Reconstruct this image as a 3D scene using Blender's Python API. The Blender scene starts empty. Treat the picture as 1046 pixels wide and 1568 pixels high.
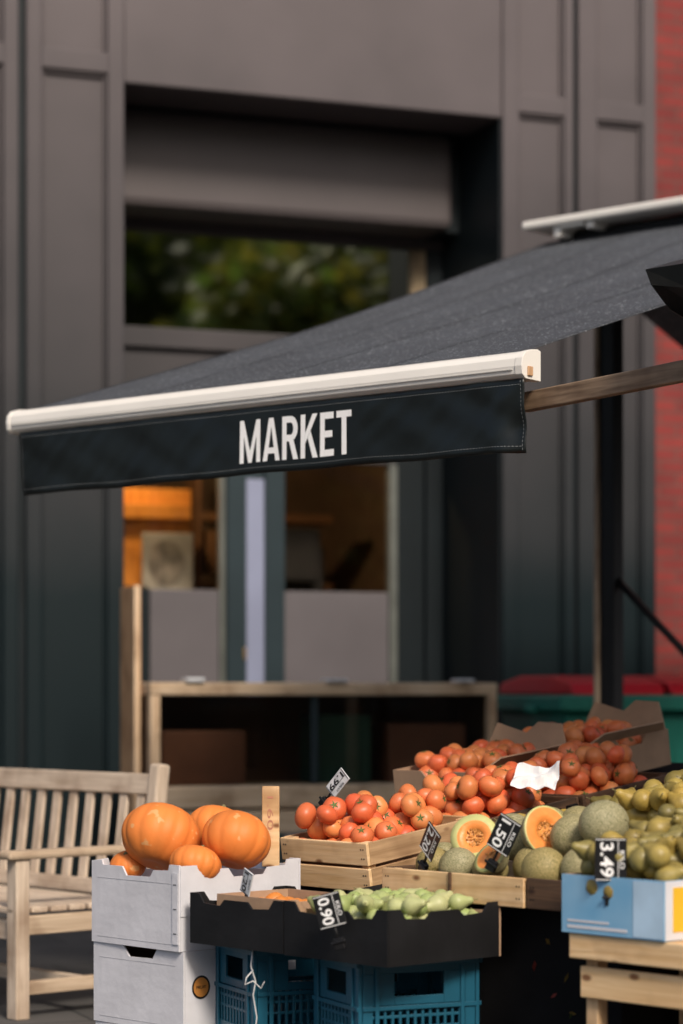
import bpy, math, random
from math import sin, cos, pi, radians, sqrt
from mathutils import Matrix, Vector, noise
random.seed(7)
sc = bpy.context.scene
COL = sc.collection

# ------------------------------------------------------------------ materials
def _new(name):
    m = bpy.data.materials.new(name); m.use_nodes = True
    nt = m.node_tree; b = nt.nodes['Principled BSDF']
    return m, nt, b
def c4(c): return (c[0], c[1], c[2], 1)
def mat(name, col, rough=.5, var=.18, scale=6, bump=0., bscale=60, metal=0., spec=.5, col2=None, stretch=(1,1,1), detail=3, attr=False, speck=None, coat=0., low_shade=None):
    m, nt, b = _new(name); N = nt.nodes; L = nt.links
    tc = N.new('ShaderNodeTexCoord'); mp = N.new('ShaderNodeMapping'); mp.inputs['Scale'].default_value = stretch
    L.new(tc.outputs['Object'], mp.inputs['Vector'])
    nz = N.new('ShaderNodeTexNoise'); nz.inputs['Scale'].default_value = scale; nz.inputs['Detail'].default_value = detail
    L.new(mp.outputs[0], nz.inputs['Vector'])
    mx = N.new('ShaderNodeMixRGB')
    rp = N.new('ShaderNodeValToRGB'); rp.color_ramp.elements[0].position = .3; rp.color_ramp.elements[1].position = .7
    L.new(nz.outputs[0], rp.inputs[0]); L.new(rp.outputs[0], mx.inputs[0])
    if col2 is None:
        mx.inputs[1].default_value = c4([x*(1-var) for x in col]); mx.inputs[2].default_value = c4([min(1, x*(1+var)) for x in col])
    else:
        mx.inputs[1].default_value = c4(col); mx.inputs[2].default_value = c4(col2)
    out = mx.outputs[0]
    if low_shade:   # facade shading put into the colour: lighter high up, darkening downwards
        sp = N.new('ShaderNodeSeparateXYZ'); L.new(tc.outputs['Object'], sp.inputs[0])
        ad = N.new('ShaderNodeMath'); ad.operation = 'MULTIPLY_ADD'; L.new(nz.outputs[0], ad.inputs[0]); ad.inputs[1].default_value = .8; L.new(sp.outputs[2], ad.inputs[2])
        mr = N.new('ShaderNodeMapRange'); mr.inputs[1].default_value = low_shade[1]; mr.inputs[2].default_value = low_shade[2]; mr.interpolation_type = 'LINEAR'
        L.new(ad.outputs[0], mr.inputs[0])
        fm = N.new('ShaderNodeMixRGB'); L.new(mr.outputs[0], fm.inputs[0]); fm.inputs[1].default_value = c4(low_shade[0]); L.new(out, fm.inputs[2]); out = fm.outputs[0]
    if attr:
        at = N.new('ShaderNodeAttribute'); at.attribute_name = 'Col'
        mu = N.new('ShaderNodeMixRGB'); mu.blend_type = 'MULTIPLY'; mu.inputs[0].default_value = 1
        L.new(at.outputs['Color'], mu.inputs[1]); L.new(out, mu.inputs[2]); out = mu.outputs[0]
    if speck:
        n2 = N.new('ShaderNodeTexNoise'); n2.inputs['Scale'].default_value = speck[1]; n2.inputs['Detail'].default_value = 2
        L.new(tc.outputs['Object'], n2.inputs['Vector'])
        r2 = N.new('ShaderNodeValToRGB'); r2.color_ramp.elements[0].position = speck[2]; r2.color_ramp.elements[1].position = speck[2]+.04
        L.new(n2.outputs[0], r2.inputs[0])
        m2 = N.new('ShaderNodeMixRGB'); L.new(r2.outputs[0], m2.inputs[0]); L.new(out, m2.inputs[1]); m2.inputs[2].default_value = c4(speck[0]); out = m2.outputs[0]
    L.new(out, b.inputs['Base Color'])
    b.inputs['Roughness'].default_value = rough; b.inputs['Metallic'].default_value = metal
    b.inputs['Specular IOR Level'].default_value = spec; b.inputs['Coat Weight'].default_value = coat
    if bump:
        n3 = N.new('ShaderNodeTexNoise'); n3.inputs['Scale'].default_value = bscale; n3.inputs['Detail'].default_value = 3
        L.new(mp.outputs[0], n3.inputs['Vector'])
        bp = N.new('ShaderNodeBump'); bp.inputs['Strength'].default_value = bump; bp.inputs['Distance'].default_value = .01
        L.new(n3.outputs[0], bp.inputs['Height']); L.new(bp.outputs[0], b.inputs['Normal'])
    return m
def wood(name, c1, c2, axis='x', rough=.65, knots=True, sc_=1.):
    m, nt, b = _new(name); N = nt.nodes; L = nt.links
    st = {'x': (1.6, 22, 22), 'y': (22, 1.6, 22), 'z': (22, 22, 1.6)}[axis]
    tc = N.new('ShaderNodeTexCoord'); oi = N.new('ShaderNodeObjectInfo'); av = N.new('ShaderNodeVectorMath'); av.operation = 'ADD'
    sc3 = N.new('ShaderNodeVectorMath'); sc3.operation = 'SCALE'; sc3.inputs[0].default_value = (7, 5, 3); L.new(oi.outputs['Random'], sc3.inputs['Scale'])
    L.new(tc.outputs['Object'], av.inputs[0]); L.new(sc3.outputs[0], av.inputs[1])
    mp = N.new('ShaderNodeMapping'); mp.inputs['Scale'].default_value = [s*sc_ for s in st]
    L.new(av.outputs[0], mp.inputs['Vector'])
    nz = N.new('ShaderNodeTexNoise'); nz.inputs['Scale'].default_value = 2.2; nz.inputs['Detail'].default_value = 6; nz.inputs['Distortion'].default_value = .6
    L.new(mp.outputs[0], nz.inputs['Vector'])
    rp = N.new('ShaderNodeValToRGB'); rp.color_ramp.elements[0].position = .32; rp.color_ramp.elements[1].position = .68
    rp.color_ramp.elements[0].color = c4(c2); rp.color_ramp.elements[1].color = c4(c1)
    L.new(nz.outputs[0], rp.inputs[0]); out = rp.outputs[0]
    n2 = N.new('ShaderNodeTexNoise'); n2.inputs['Scale'].default_value = 5; n2.inputs['Detail'].default_value = 3
    L.new(av.outputs[0], n2.inputs['Vector'])
    r3 = N.new('ShaderNodeValToRGB'); r3.color_ramp.elements[0].position = .3; r3.color_ramp.elements[1].position = .52
    r3.color_ramp.elements[0].color = (.60, .54, .50, 1); r3.color_ramp.elements[1].color = (1, 1, 1, 1)
    L.new(n2.outputs[0], r3.inputs[0])
    mx = N.new('ShaderNodeMixRGB'); mx.blend_type = 'MULTIPLY'; mx.inputs[0].default_value = 1
    L.new(out, mx.inputs[1]); L.new(r3.outputs[0], mx.inputs[2]); out = mx.outputs[0]
    if knots:
        v = N.new('ShaderNodeTexVoronoi'); v.inputs['Scale'].default_value = 11
        mk = N.new('ShaderNodeMapping'); mk.inputs['Scale'].default_value = {'x': (.7, 1.4, 1.4), 'y': (1.4, .7, 1.4), 'z': (1.4, 1.4, .7)}[axis]
        L.new(av.outputs[0], mk.inputs[0]); L.new(mk.outputs[0], v.inputs['Vector'])
        r2 = N.new('ShaderNodeValToRGB'); r2.color_ramp.elements[0].position = .08; r2.color_ramp.elements[1].position = .17
        r2.color_ramp.elements[0].color = (.22, .10, .05, 1); r2.color_ramp.elements[1].color = (1, 1, 1, 1)
        L.new(v.outputs['Distance'], r2.inputs[0])
        mm = N.new('ShaderNodeMixRGB'); mm.blend_type = 'MULTIPLY'; mm.inputs[0].default_value = .9
        L.new(out, mm.inputs[1]); L.new(r2.outputs[0], mm.inputs[2]); out = mm.outputs[0]
    L.new(out, b.inputs['Base Color']); b.inputs['Roughness'].default_value = rough
    bp = N.new('ShaderNodeBump'); bp.inputs['Strength'].default_value = .35; bp.inputs['Distance'].default_value = .004
    L.new(nz.outputs[0], bp.inputs['Height']); L.new(bp.outputs[0], b.inputs['Normal'])
    return m
def brick(name, c1, c2, cm, flat=False):
    m, nt, b = _new(name); N = nt.nodes; L = nt.links
    tc = N.new('ShaderNodeTexCoord'); sp = N.new('ShaderNodeSeparateXYZ'); cb = N.new('ShaderNodeCombineXYZ')
    L.new(tc.outputs['Object'], sp.inputs[0]); L.new(sp.outputs[0], cb.inputs[0]); L.new(sp.outputs[1 if flat else 2], cb.inputs[1])
    br = N.new('ShaderNodeTexBrick'); L.new(cb.outputs[0], br.inputs['Vector'])
    br.inputs['Color1'].default_value = c4(c1); br.inputs['Color2'].default_value = c4(c2); br.inputs['Mortar'].default_value = c4(cm)
    br.inputs['Scale'].default_value = 1
    if flat:
        br.inputs['Brick Width'].default_value = .6; br.inputs['Row Height'].default_value = .45; br.inputs['Mortar Size'].default_value = .008
    else:
        br.inputs['Brick Width'].default_value = .225; br.inputs['Row Height'].default_value = .075; br.inputs['Mortar Size'].default_value = .008
    nz = N.new('ShaderNodeTexNoise'); nz.inputs['Scale'].default_value = 4; nz.inputs['Detail'].default_value = 6; L.new(tc.outputs['Object'], nz.inputs['Vector'])
    mx = N.new('ShaderNodeMixRGB'); mx.blend_type = 'MULTIPLY'; mx.inputs[0].default_value = .6
    L.new(br.outputs[0], mx.inputs[1]); L.new(nz.outputs[0], mx.inputs[2])
    L.new(mx.outputs[0], b.inputs['Base Color']); b.inputs['Roughness'].default_value = .85
    bp = N.new('ShaderNodeBump'); bp.inputs['Strength'].default_value = .5; bp.inputs['Distance'].default_value = .006; bp.invert = True
    L.new(br.outputs['Fac'], bp.inputs['Height']); L.new(bp.outputs[0], b.inputs['Normal'])
    return m
def glass(name, refl=.3, tint=(.8, .85, .85), gc=(.9,.9,.9)):
    m, nt, b = _new(name); N = nt.nodes; L = nt.links; N.remove(b)
    o = N['Material Output']; t = N.new('ShaderNodeBsdfTransparent'); t.inputs[0].default_value = c4(tint)
    g = N.new('ShaderNodeBsdfGlossy'); g.inputs['Roughness'].default_value = .03; g.inputs[0].default_value = c4(gc)
    mx = N.new('ShaderNodeMixShader'); mx.inputs[0].default_value = refl
    L.new(t.outputs[0], mx.inputs[1]); L.new(g.outputs[0], mx.inputs[2]); L.new(mx.outputs[0], o.inputs[0])
    return m

LOW_SHADE = ((.005, .0125, .0155), 2.1, 5.5)  # dark end and height range of the shading painted into the facade
PAINT = mat('shopfront_paint', (.112, .096, .100), .5, .10, 1.2, .05, 40, spec=.25, low_shade=LOW_SHADE)
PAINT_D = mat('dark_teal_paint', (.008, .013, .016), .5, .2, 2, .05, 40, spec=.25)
PAINT_M = mat('mid_teal_paint', (.020, .034, .041), .45, .15, 2, .05, 40, spec=.3)
PAINT_L = mat('pale_door_edge_paint', (.24, .27, .39), .5, .08, 3)
PANELG = mat('door_kick_panel', (.112, .102, .11), .5, .1, 2)
BLACKIN = mat('dark_interior', (.012, .012, .012), .8, .2, 2)
SHUT = mat('shutter_box_paint', (.092, .080, .082), .5, .06, 2, spec=.3)
BRICK = brick('red_brick', (.33, .045, .038), (.25, .035, .032), (.18, .07, .06))
BRICK2 = brick('brown_brick', (.22, .13, .09), (.17, .1, .07), (.2, .18, .16))
PAVE = brick('paving', (.12, .115, .11), (.09, .088, .084), (.04, .04, .04), flat=True)
ASPH = mat('asphalt', (.05, .05, .052), .85, .25, 30, .3, 200)
KERB = mat('kerb_stone', (.25, .24, .23), .8, .2, 10, .2, 80)
GLASS = glass('door_glass', .08, (.95, .92, .88))
GLASST = glass('transom_glass', .42, (.2, .22, .2), (.85,.9,.8))
CANOPY = mat('awning_canvas', (.052, .058, .068), .8, .16, 3, .4, 350, speck=((.30, .32, .34), 85, .63))
VAL = mat('valance_vinyl', (.006, .0085, .0085), .38, .3, 5, .12, 12, spec=.4)
WHITEM = mat('white_powder_coat', (.84, .81, .75), .3, .04, 4, spec=.5)
WHITEP = mat('white_lettering', (.94, .94, .93), .6, .02, 20)
THREAD = mat('stitching', (.20, .21, .21), .7, .1, 10)
BLKM = mat('black_steel', (.008, .008, .009), .45, .2, 6, spec=.3)
GREYW = wood('weathered_wood', (.55, .44, .33), (.30, .22, .16), 'z', knots=False)
ARMW = wood('arm_wood', (.36, .25, .16), (.16, .10, .06), 'x', knots=False)
CRATEX = wood('crate_pine_x', (.92, .66, .38), (.72, .46, .22), 'x')
CRATEY = wood('crate_pine_y', (.58, .38, .21), (.32, .19, .09), 'y')
CRATED = wood('dark_crate_wood', (.16, .085, .045), (.05, .028, .016), 'y')
CRATEDX = wood('dark_crate_wood_x', (.16, .085, .045), (.05, .028, .016), 'x')
TEAKX = wood('teak_x', (.70, .58, .46), (.50, .39, .29), 'x', knots=False)
TEAKY = wood('teak_y', (.60, .47, .34), (.42, .31, .21), 'y', knots=False)
TEAKZ = wood('teak_z', (.70, .58, .46), (.50, .39, .29), 'z', knots=False)
PLY = wood('plywood', (.62, .38, .21), (.50, .29, .15), 'z', knots=False)
PLYX = wood('pine_counter', (.74, .59, .42), (.60, .44, .28), 'x', knots=False)
PLYZ = wood('pine_edge', (.74, .56, .38), (.60, .42, .26), 'z', knots=False)
ORW = wood('orange_varnished_wood', (.90, .40, .08), (.68, .26, .045), 'z', rough=.35, knots=False)
CARDW = mat('white_cardboard', (.68, .68, .72), .7, .08, 7, .15, 30)
CARDI = mat('brown_cardboard', (.42, .27, .17), .8, .14, 8, .12, 40)
CARDB = mat('black_cardboard', (.011, .011, .012), .6, .35, 6, .15, 25, spec=.25)
CARDBLUE = mat('blue_print_cardboard', (.10, .36, .62), .55, .1, 3, .05, 30, col2=(.42, .62, .78))
YEL = mat('yellow_print', (.85, .50, .03), .5, .05, 8)
CLOTH = mat('black_cloth', (.006, .006, .007), .9, .3, 5, .3, 15, spec=.2)
BLUEP = mat('blue_crate_plastic', (.010, .095, .155), .4, .12, 5)
STRW = mat('white_twine', (.7, .7, .7), .8, .1, 20)
TOM = mat('tomato_skin', (1, 1, 1), .42, .14, 9, attr=True)
CALYX = mat('green_calyx', (.06, .13, .025), .7, .3, 30)
PUMP = mat('pumpkin_skin', (.72, .215, .045), .55, .2, 5, .16, 25, speck=((.74, .36, .14), 26, .66), spec=.35)
STEM = mat('pumpkin_stem', (.22, .19, .08), .8, .3, 30, .3, 60)
PEARM = mat('pear_skin', (1, 1, 1), .45, .42, 28, attr=True, detail=5)
LEAFY = mat('pale_green_skin', (1, 1, 1), .45, .2, 12, attr=True, bump=.15, bscale=30)
FLESH = mat('melon_flesh', (.86, .30, .07), .4, .1, 30, .2, 60)
FLESHG = mat('melon_rim', (.55, .55, .22), .4, .1, 20)
SEED = mat('melon_seeds', (.66, .30, .08), .3, .4, 60, .6, 90)
SIGNB = mat('sign_black', (.010, .010, .011), .35, .2, 10)
CLEARP = mat('clear_plastic_tag', (.62, .64, .66), .2, .3, 30)
BINR = mat('red_bin_lid', (.55, .010, .022), .4, .1, 3)
BING = mat('green_bin_plastic', (.010, .17, .13), .45, .15, 3)
PAPER = mat('white_paper', (.80, .79, .79), .8, .05, 10)
ORST = mat('orange_sticker', (.55, .23, .05), .5, .1, 10)
def melonmat():
    m, nt, b = _new('netted_melon_rind'); N = nt.nodes; L = nt.links
    tc = N.new('ShaderNodeTexCoord')
    v = N.new('ShaderNodeTexVoronoi'); v.feature = 'DISTANCE_TO_EDGE'; v.inputs['Scale'].default_value = 90
    nz = N.new('ShaderNodeTexNoise'); nz.inputs['Scale'].default_value = 40
    ad = N.new('ShaderNodeMixRGB'); ad.inputs[0].default_value = .12; L.new(tc.outputs['Object'], ad.inputs[1]); L.new(nz.outputs['Color'], ad.inputs[2]); L.new(tc.outputs['Object'], nz.inputs['Vector'])
    L.new(ad.outputs[0], v.inputs['Vector'])
    r = N.new('ShaderNodeValToRGB'); r.color_ramp.elements[0].position = .02; r.color_ramp.elements[1].position = .16
    r.color_ramp.elements[0].color = (.44, .41, .27, 1); r.color_ramp.elements[1].color = (.21, .21, .105, 1)
    L.new(v.outputs['Distance'], r.inputs[0])
    oi = N.new('ShaderNodeObjectInfo'); hs = N.new('ShaderNodeMixRGB'); hs.blend_type = 'MULTIPLY'
    mr = N.new('ShaderNodeMath'); mr.operation = 'MULTIPLY'; mr.inputs[1].default_value = .9; L.new(oi.outputs['Random'], mr.inputs[0])
    L.new(mr.outputs[0], hs.inputs[0]); L.new(r.outputs[0], hs.inputs[1]); hs.inputs[2].default_value = (1, .80, .42, 1)
    L.new(hs.outputs[0], b.inputs['Base Color']); b.inputs['Roughness'].default_value = .6
    bp = N.new('ShaderNodeBump'); bp.invert = True; bp.inputs['Strength'].default_value = .4; bp.inputs['Distance'].default_value = .002
    L.new(v.outputs['Distance'], bp.inputs['Height']); L.new(bp.outputs[0], b.inputs['Normal'])
    return m
MELON = melonmat()
def leafmat():
    m = mat('tree_leaves', (1, 1, 1), .5, .2, 3, attr=True); nt = m.node_tree; b = nt.nodes['Principled BSDF']
    tr = nt.nodes.new('ShaderNodeBsdfTranslucent'); mx = nt.nodes.new('ShaderNodeMixShader'); mx.inputs[0].default_value = .45
    src = b.inputs['Base Color'].links[0].from_socket
    nt.links.new(src, tr.inputs[0]); nt.links.new(b.outputs[0], mx.inputs[1]); nt.links.new(tr.outputs[0], mx.inputs[2]); nt.links.new(mx.outputs[0], nt.nodes['Material Output'].inputs[0])
    return m
LEAF = leafmat()
BARK = mat('bark', (.10, .075, .055), .9, .3, 12, .4, 30)

# ------------------------------------------------------------------ geometry helpers
def frame(x, y, z=0, rz=0, rx=0, ry=0):
    return Matrix.Translation((x, y, z)) @ Matrix.Rotation(radians(rz), 4, 'Z') @ Matrix.Rotation(radians(ry), 4, 'Y') @ Matrix.Rotation(radians(rx), 4, 'X')
def group(name, M):
    e = bpy.data.objects.new(name, None); e.empty_display_size = .1; COL.objects.link(e); e.matrix_world = M; return e
def mobj(name, V, F, mats, parent=None, M=None, smooth=False, idx=None, colors=None, bevel=0, bseg=2):
    me = bpy.data.meshes.new(name); me.from_pydata([tuple(v) for v in V], [], F)
    if not isinstance(mats, (list, tuple)): mats = [mats]
    for m in mats: me.materials.append(m)
    if idx: me.polygons.foreach_set('material_index', idx)
    if smooth: me.polygons.foreach_set('use_smooth', [True]*len(F))
    if colors:
        ca = me.color_attributes.new('Col', 'FLOAT_COLOR', 'POINT')
        flat = []
        for c in colors: flat += [c[0], c[1], c[2], 1]
        ca.data.foreach_set('color', flat)
    me.update()
    o = bpy.data.objects.new(name, me); COL.objects.link(o)
    if parent: o.parent = parent
    if M is not None: o.matrix_local = M
    if bevel:
        b = o.modifiers.new('b', 'BEVEL'); b.width = bevel; b.segments = bseg; b.limit_method = 'ANGLE'
    return o
BF = [(0,3,2,1),(4,5,6,7),(0,1,5,4),(1,2,6,5),(2,3,7,6),(3,0,4,7)]
def boxes(name, L, m, parent=None, bevel=.002, M=None):
    V = []; F = []
    for b in L:
        x0,x1,y0,y1,z0,z1 = b[:6]; k = len(V)
        vs = [Vector(p) for p in ((x0,y0,z0),(x1,y0,z0),(x1,y1,z0),(x0,y1,z0),(x0,y0,z1),(x1,y0,z1),(x1,y1,z1),(x0,y1,z1))]
        if len(b) > 6: vs = [b[6] @ v for v in vs]
        V += vs; F += [tuple(i+k for i in f) for f in BF]
    return mobj(name, V, F, m, parent, M, bevel=bevel)
def slab(name, pts, t, M, m, parent=None, bevel=.0):
    n = len(pts); V = [M @ Vector((p[0], 0, p[1])) for p in pts] + [M @ Vector((p[0], t, p[1])) for p in pts]
    F = [tuple(range(n)), tuple(range(2*n-1, n-1, -1))] + [((i+1) % n, i, i+n, (i+1) % n+n) for i in range(n)]
    return mobj(name, V, F, m, parent, bevel=bevel)
def sphere(seg=20, rings=12, f=None):
    V = [(0,0,-1)]; F = []
    for i in range(1, rings):
        t = -pi/2+pi*i/rings
        for j in range(seg):
            a = 2*pi*j/seg; V.append((cos(t)*cos(a), cos(t)*sin(a), sin(t)))
    V.append((0,0,1)); last = len(V)-1
    for j in range(seg): F.append((0, 1+(j+1) % seg, 1+j))
    for i in range(rings-2):
        for j in range(seg):
            a = 1+i*seg+j; b = 1+i*seg+(j+1) % seg; F.append((a, b, b+seg, a+seg))
    for j in range(seg): F.append((last-seg+j, last-seg+(j+1) % seg, last))
    V = [Vector(v) for v in V]
    if f: V = [Vector(f(v)) for v in V]
    return V, F
def lathe(prof, seg=28):
    V = []; F = []; I = []
    for (r, z, _) in prof:
        for j in range(seg):
            a = 2*pi*j/seg; V.append(Vector((r*cos(a), r*sin(a), z)))
    for i in range(len(prof)-1):
        for j in range(seg):
            a = i*seg+j; b = i*seg+(j+1) % seg; F.append((a, b, b+seg, a+seg)); I.append(prof[i][2])
    return V, F, I
def mass(name, parts, Ms, cols, mats):
    V = []; F = []; I = []; C = []
    for M, c in zip(Ms, cols):
        for (pv, pf, mi) in parts:
            k = len(V); V += [M @ v for v in pv]; C += [c]*len(pv)
            F += [tuple(i+k for i in f) for f in pf]; I += (mi if isinstance(mi, list) else [mi]*len(pf))
    return mobj(name, V, F, mats, smooth=True, idx=I, colors=C)
def tube(name, pts, r, m, parent=None, seg=8):
    V = []; F = []; n = len(pts); pts = [Vector(p) for p in pts]
    for i, p in enumerate(pts):
        d = (pts[min(i+1, n-1)]-pts[max(i-1, 0)]).normalized()
        u = d.orthogonal().normalized() if i == 0 else (u-d*u.dot(d)).normalized()
        w = d.cross(u); rr = r[i] if isinstance(r, (list, tuple)) else r
        for j in range(seg): V.append(p+u*rr*cos(2*pi*j/seg)+w*rr*sin(2*pi*j/seg))
    for i in range(n-1):
        for j in range(seg):
            a = i*seg+j; b = i*seg+(j+1) % seg; F.append((a, b, b+seg, a+seg))
    F.append(tuple(range(seg-1, -1, -1))); F.append(tuple(range((n-1)*seg, n*seg)))
    return mobj(name, V, F, m, parent, smooth=True)
def textmesh(name, s, w, h, m, parent, M, bold=.02):
    cu = bpy.data.curves.new(name, 'FONT'); cu.body = s; cu.size = 1; cu.offset = bold
    to = bpy.data.objects.new('tmp', cu); COL.objects.link(to)
    bpy.context.view_layer.update()
    me = bpy.data.meshes.new_from_object(to.evaluated_get(bpy.context.evaluated_depsgraph_get()))
    bpy.data.objects.remove(to)
    xs = [v.co.x for v in me.vertices]; ys = [v.co.y for v in me.vertices]
    x0, x1, y0, y1 = min(xs), max(xs), min(ys), max(ys)
    for v in me.vertices:
        v.co = M @ Vector((((v.co.x-x0)/(x1-x0)-.5)*w, 0, ((v.co.y-y0)/(y1-y0)-.5)*h))
    me.materials.clear(); me.materials.append(m)
    o = bpy.data.objects.new(name, me); COL.objects.link(o); o.parent = parent; return o

# ------------------------------------------------------------------ ground
def sheet(name, x0, x1, y0, y1, z, m):
    return mobj(name, [(x0,y0,z),(x1,y0,z),(x1,y1,z),(x0,y1,z)], [(0,1,2,3)], m)
sheet('ground', -300, 300, -300, 300, -.12, ASPH)
g = group('pavement', frame(0, 14, 0, 21))
boxes('paving_slabs', [(-40, 40, -11.5, 6, -.118, 0)], PAVE, g, 0)
boxes('kerb', [(-40, 40, -11.66, -11.503, -.118, .004)], KERB, g, .01)

# ------------------------------------------------------------------ shop building
B = group('shop_building', frame(0, 14, 0, 21))
TOP = 8.0
def stiles(us, z0=0, z1=TOP): return [(a, b, 0, .06, z0, z1) for a, b in us]
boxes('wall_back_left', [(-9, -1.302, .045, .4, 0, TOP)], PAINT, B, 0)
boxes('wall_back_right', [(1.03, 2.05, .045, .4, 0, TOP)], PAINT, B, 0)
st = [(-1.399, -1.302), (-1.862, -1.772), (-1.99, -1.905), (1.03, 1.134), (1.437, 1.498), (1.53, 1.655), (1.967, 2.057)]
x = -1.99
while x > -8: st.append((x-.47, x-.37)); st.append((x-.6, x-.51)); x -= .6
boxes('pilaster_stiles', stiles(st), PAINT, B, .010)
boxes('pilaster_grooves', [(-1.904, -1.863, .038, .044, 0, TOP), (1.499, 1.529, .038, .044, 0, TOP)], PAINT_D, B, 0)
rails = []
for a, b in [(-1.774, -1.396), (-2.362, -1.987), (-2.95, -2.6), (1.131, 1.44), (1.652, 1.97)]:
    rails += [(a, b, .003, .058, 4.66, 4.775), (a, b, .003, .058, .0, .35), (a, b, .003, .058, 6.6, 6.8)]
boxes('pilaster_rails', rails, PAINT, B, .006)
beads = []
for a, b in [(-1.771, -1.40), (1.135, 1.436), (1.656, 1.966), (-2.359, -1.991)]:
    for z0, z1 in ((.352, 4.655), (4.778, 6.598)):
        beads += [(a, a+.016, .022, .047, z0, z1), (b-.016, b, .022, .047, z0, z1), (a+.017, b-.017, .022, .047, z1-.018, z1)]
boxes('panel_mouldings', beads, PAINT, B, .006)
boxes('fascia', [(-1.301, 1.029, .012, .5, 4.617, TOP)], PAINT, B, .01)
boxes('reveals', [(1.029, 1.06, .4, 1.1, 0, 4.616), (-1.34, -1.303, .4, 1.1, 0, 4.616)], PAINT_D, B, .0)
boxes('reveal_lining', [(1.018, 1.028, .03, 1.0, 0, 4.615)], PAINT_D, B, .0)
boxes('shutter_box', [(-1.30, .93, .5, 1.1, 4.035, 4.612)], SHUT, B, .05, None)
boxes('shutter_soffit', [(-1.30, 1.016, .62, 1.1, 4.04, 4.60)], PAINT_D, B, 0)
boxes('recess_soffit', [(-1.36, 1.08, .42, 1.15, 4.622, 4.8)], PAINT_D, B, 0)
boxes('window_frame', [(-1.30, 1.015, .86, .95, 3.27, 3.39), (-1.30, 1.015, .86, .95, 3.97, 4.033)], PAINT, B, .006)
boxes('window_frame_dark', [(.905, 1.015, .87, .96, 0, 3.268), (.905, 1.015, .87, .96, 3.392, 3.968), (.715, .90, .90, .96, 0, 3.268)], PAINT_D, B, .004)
boxes('window_side_post', [(.80, .903, .88, .95, 3.392, 3.968)], wood('aged_post', (.36, .28, .17), (.18, .14, .09), 'z', knots=False), B, .004)
boxes('transom_glass', [(-1.30, .80, .905, .911, 3.39, 3.97)], GLASST, B, 0)
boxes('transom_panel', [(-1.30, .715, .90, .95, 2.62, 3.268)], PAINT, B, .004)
boxes('door_frames', [(-.412, -.287, .86, .95, 0, 2.618), (-.167, -.04, .86, .95, 0, 2.618), (-.30, -.15, .90, .94, 2.3, 2.618)], PAINT_M, B, .006)
boxes('door_pale_edge', [(-.286, -.168, .875, .94, 0, 2.50)], PAINT_L, B, .006)
boxes('door_thin_stiles', [(.66, .713, .88, .95, 0, 2.618), (-.45, -.413, .89, .95, 0, 2.618)], mat('grey_green_stile', (.10, .11, .10), .5), B, .004)
boxes('door_kick_panels', [(-.887, -.452, .90, .94, 0, 1.82), (-.039, .659, .90, .94, 0, 1.82)], PANELG, B, .004)
boxes('left_door_post', [(-1.30, -.89, .90, .94, 0, 1.82)], PAINT_D, B, .004)
boxes('door_glass', [(-1.30, -.452, .915, .921, 1.822, 2.618), (-.039, .659, .915, .921, 1.822, 2.618)], GLASS, B, 0)
boxes('door_lock', [(-.31, -.29, .852, .859, 1.40, 1.47)], mat('brass', (.5, .32, .12), .3, metal=.8), B, .003)
boxes('interior_shell', [(-1.6, 1.3, 3.6, 3.7, 0, 4.6), (-1.7, -1.6, .97, 3.7, 0, 4.6), (1.3, 1.4, .97, 3.7, 0, 4.6), (-1.7, 1.4, .97, 3.7, 4.6, 4.7), (-1.7, 1.4, .97, 3.7, -.02, .006)], mat('interior_plaster', (.16, .10, .06), .8), B, 0)
boxes('interior_partition', [(-1.59, .9, 2.4, 2.46, 3.0, 4.59)], BLACKIN, B, 0)
boxes('interior_cupboard', [(-1.55, -.36, 1.75, 2.1, .01, 2.50), (-1.18, -1.12, 1.69, 1.748, .01, 2.36), (-.95, -.38, 1.69, 1.748, 2.30, 2.40), (-.95, -.88, 1.69, 1.748, .01, 2.299)], ORW, B, .008)
boxes('interior_picture', [(-.72, -.38, 1.64, 1.66, 1.84, 2.21)], mat('picture_frame_pale', (.36, .36, .33), .5), B, .01)
cv, cf, ci = lathe([(0, .0, 0), (.07, .0, 0), (.12, .0, 0)], 32)
mobj('interior_picture_oval', cv, cf, [mat('picture_dark', (.20, .19, .17), .4, .7, 9)], B, Matrix.Translation((-.56, 1.636, 2.02)) @ Matrix.Rotation(radians(90), 4, 'X') @ Matrix.Scale(1.2, 4, (0, 1, 0)), True, ci)
boxes('interior_table', [(-1.5, -.8, 1.15, 1.45, 1.76, 1.85), (-1.3, -1.16, 1.2, 1.3, 1.851, 1.95), (-.1, .5, 1.6, 1.9, .01, 2.15), (0.12, .42, 1.45, 1.55, 1.9, 2.25)], BLACKIN, B, .03)
boxes('interior_shelves', [(-.05, .9, 2.5, 2.8, 2.36, 2.42), (-.05, .9, 2.5, 2.8, 1.9, 1.95), (-.08, -.05, 2.5, 2.8, .01, 2.8), (.0, .2, 2.55, 2.7, 2.0, 2.3)], mat('brown_shelf', (.22, .11, .05), .5), B, .005)
lv, lf = sphere(12, 8)
lm, lnt, lb = _new('added_bulb_glow'); lb.inputs['Emission Color'].default_value = (1, .6, .25, 1); lb.inputs['Emission Strength'].default_value = 6  # bulb, cord and point light added to brighten the dark interior
mobj('added_bulb', [v*.05 for v in lv], lf, lm, B, Matrix.Translation((-.9, 1.35, 3.15)), True)
tube('added_cord', [(-.9, 1.35, 3.2), (-.9, 1.35, 4.59)], .006, BLKM, B)
ld = bpy.data.lights.new('added_interior_light', 'POINT'); ld.energy = 50; ld.color = (1, .72, .42); ld.shadow_soft_size = .06
lo = bpy.data.objects.new('added_interior_light', ld); COL.objects.link(lo); lo.parent = B; lo.location = (-.9, 1.35, 3.05)

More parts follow.
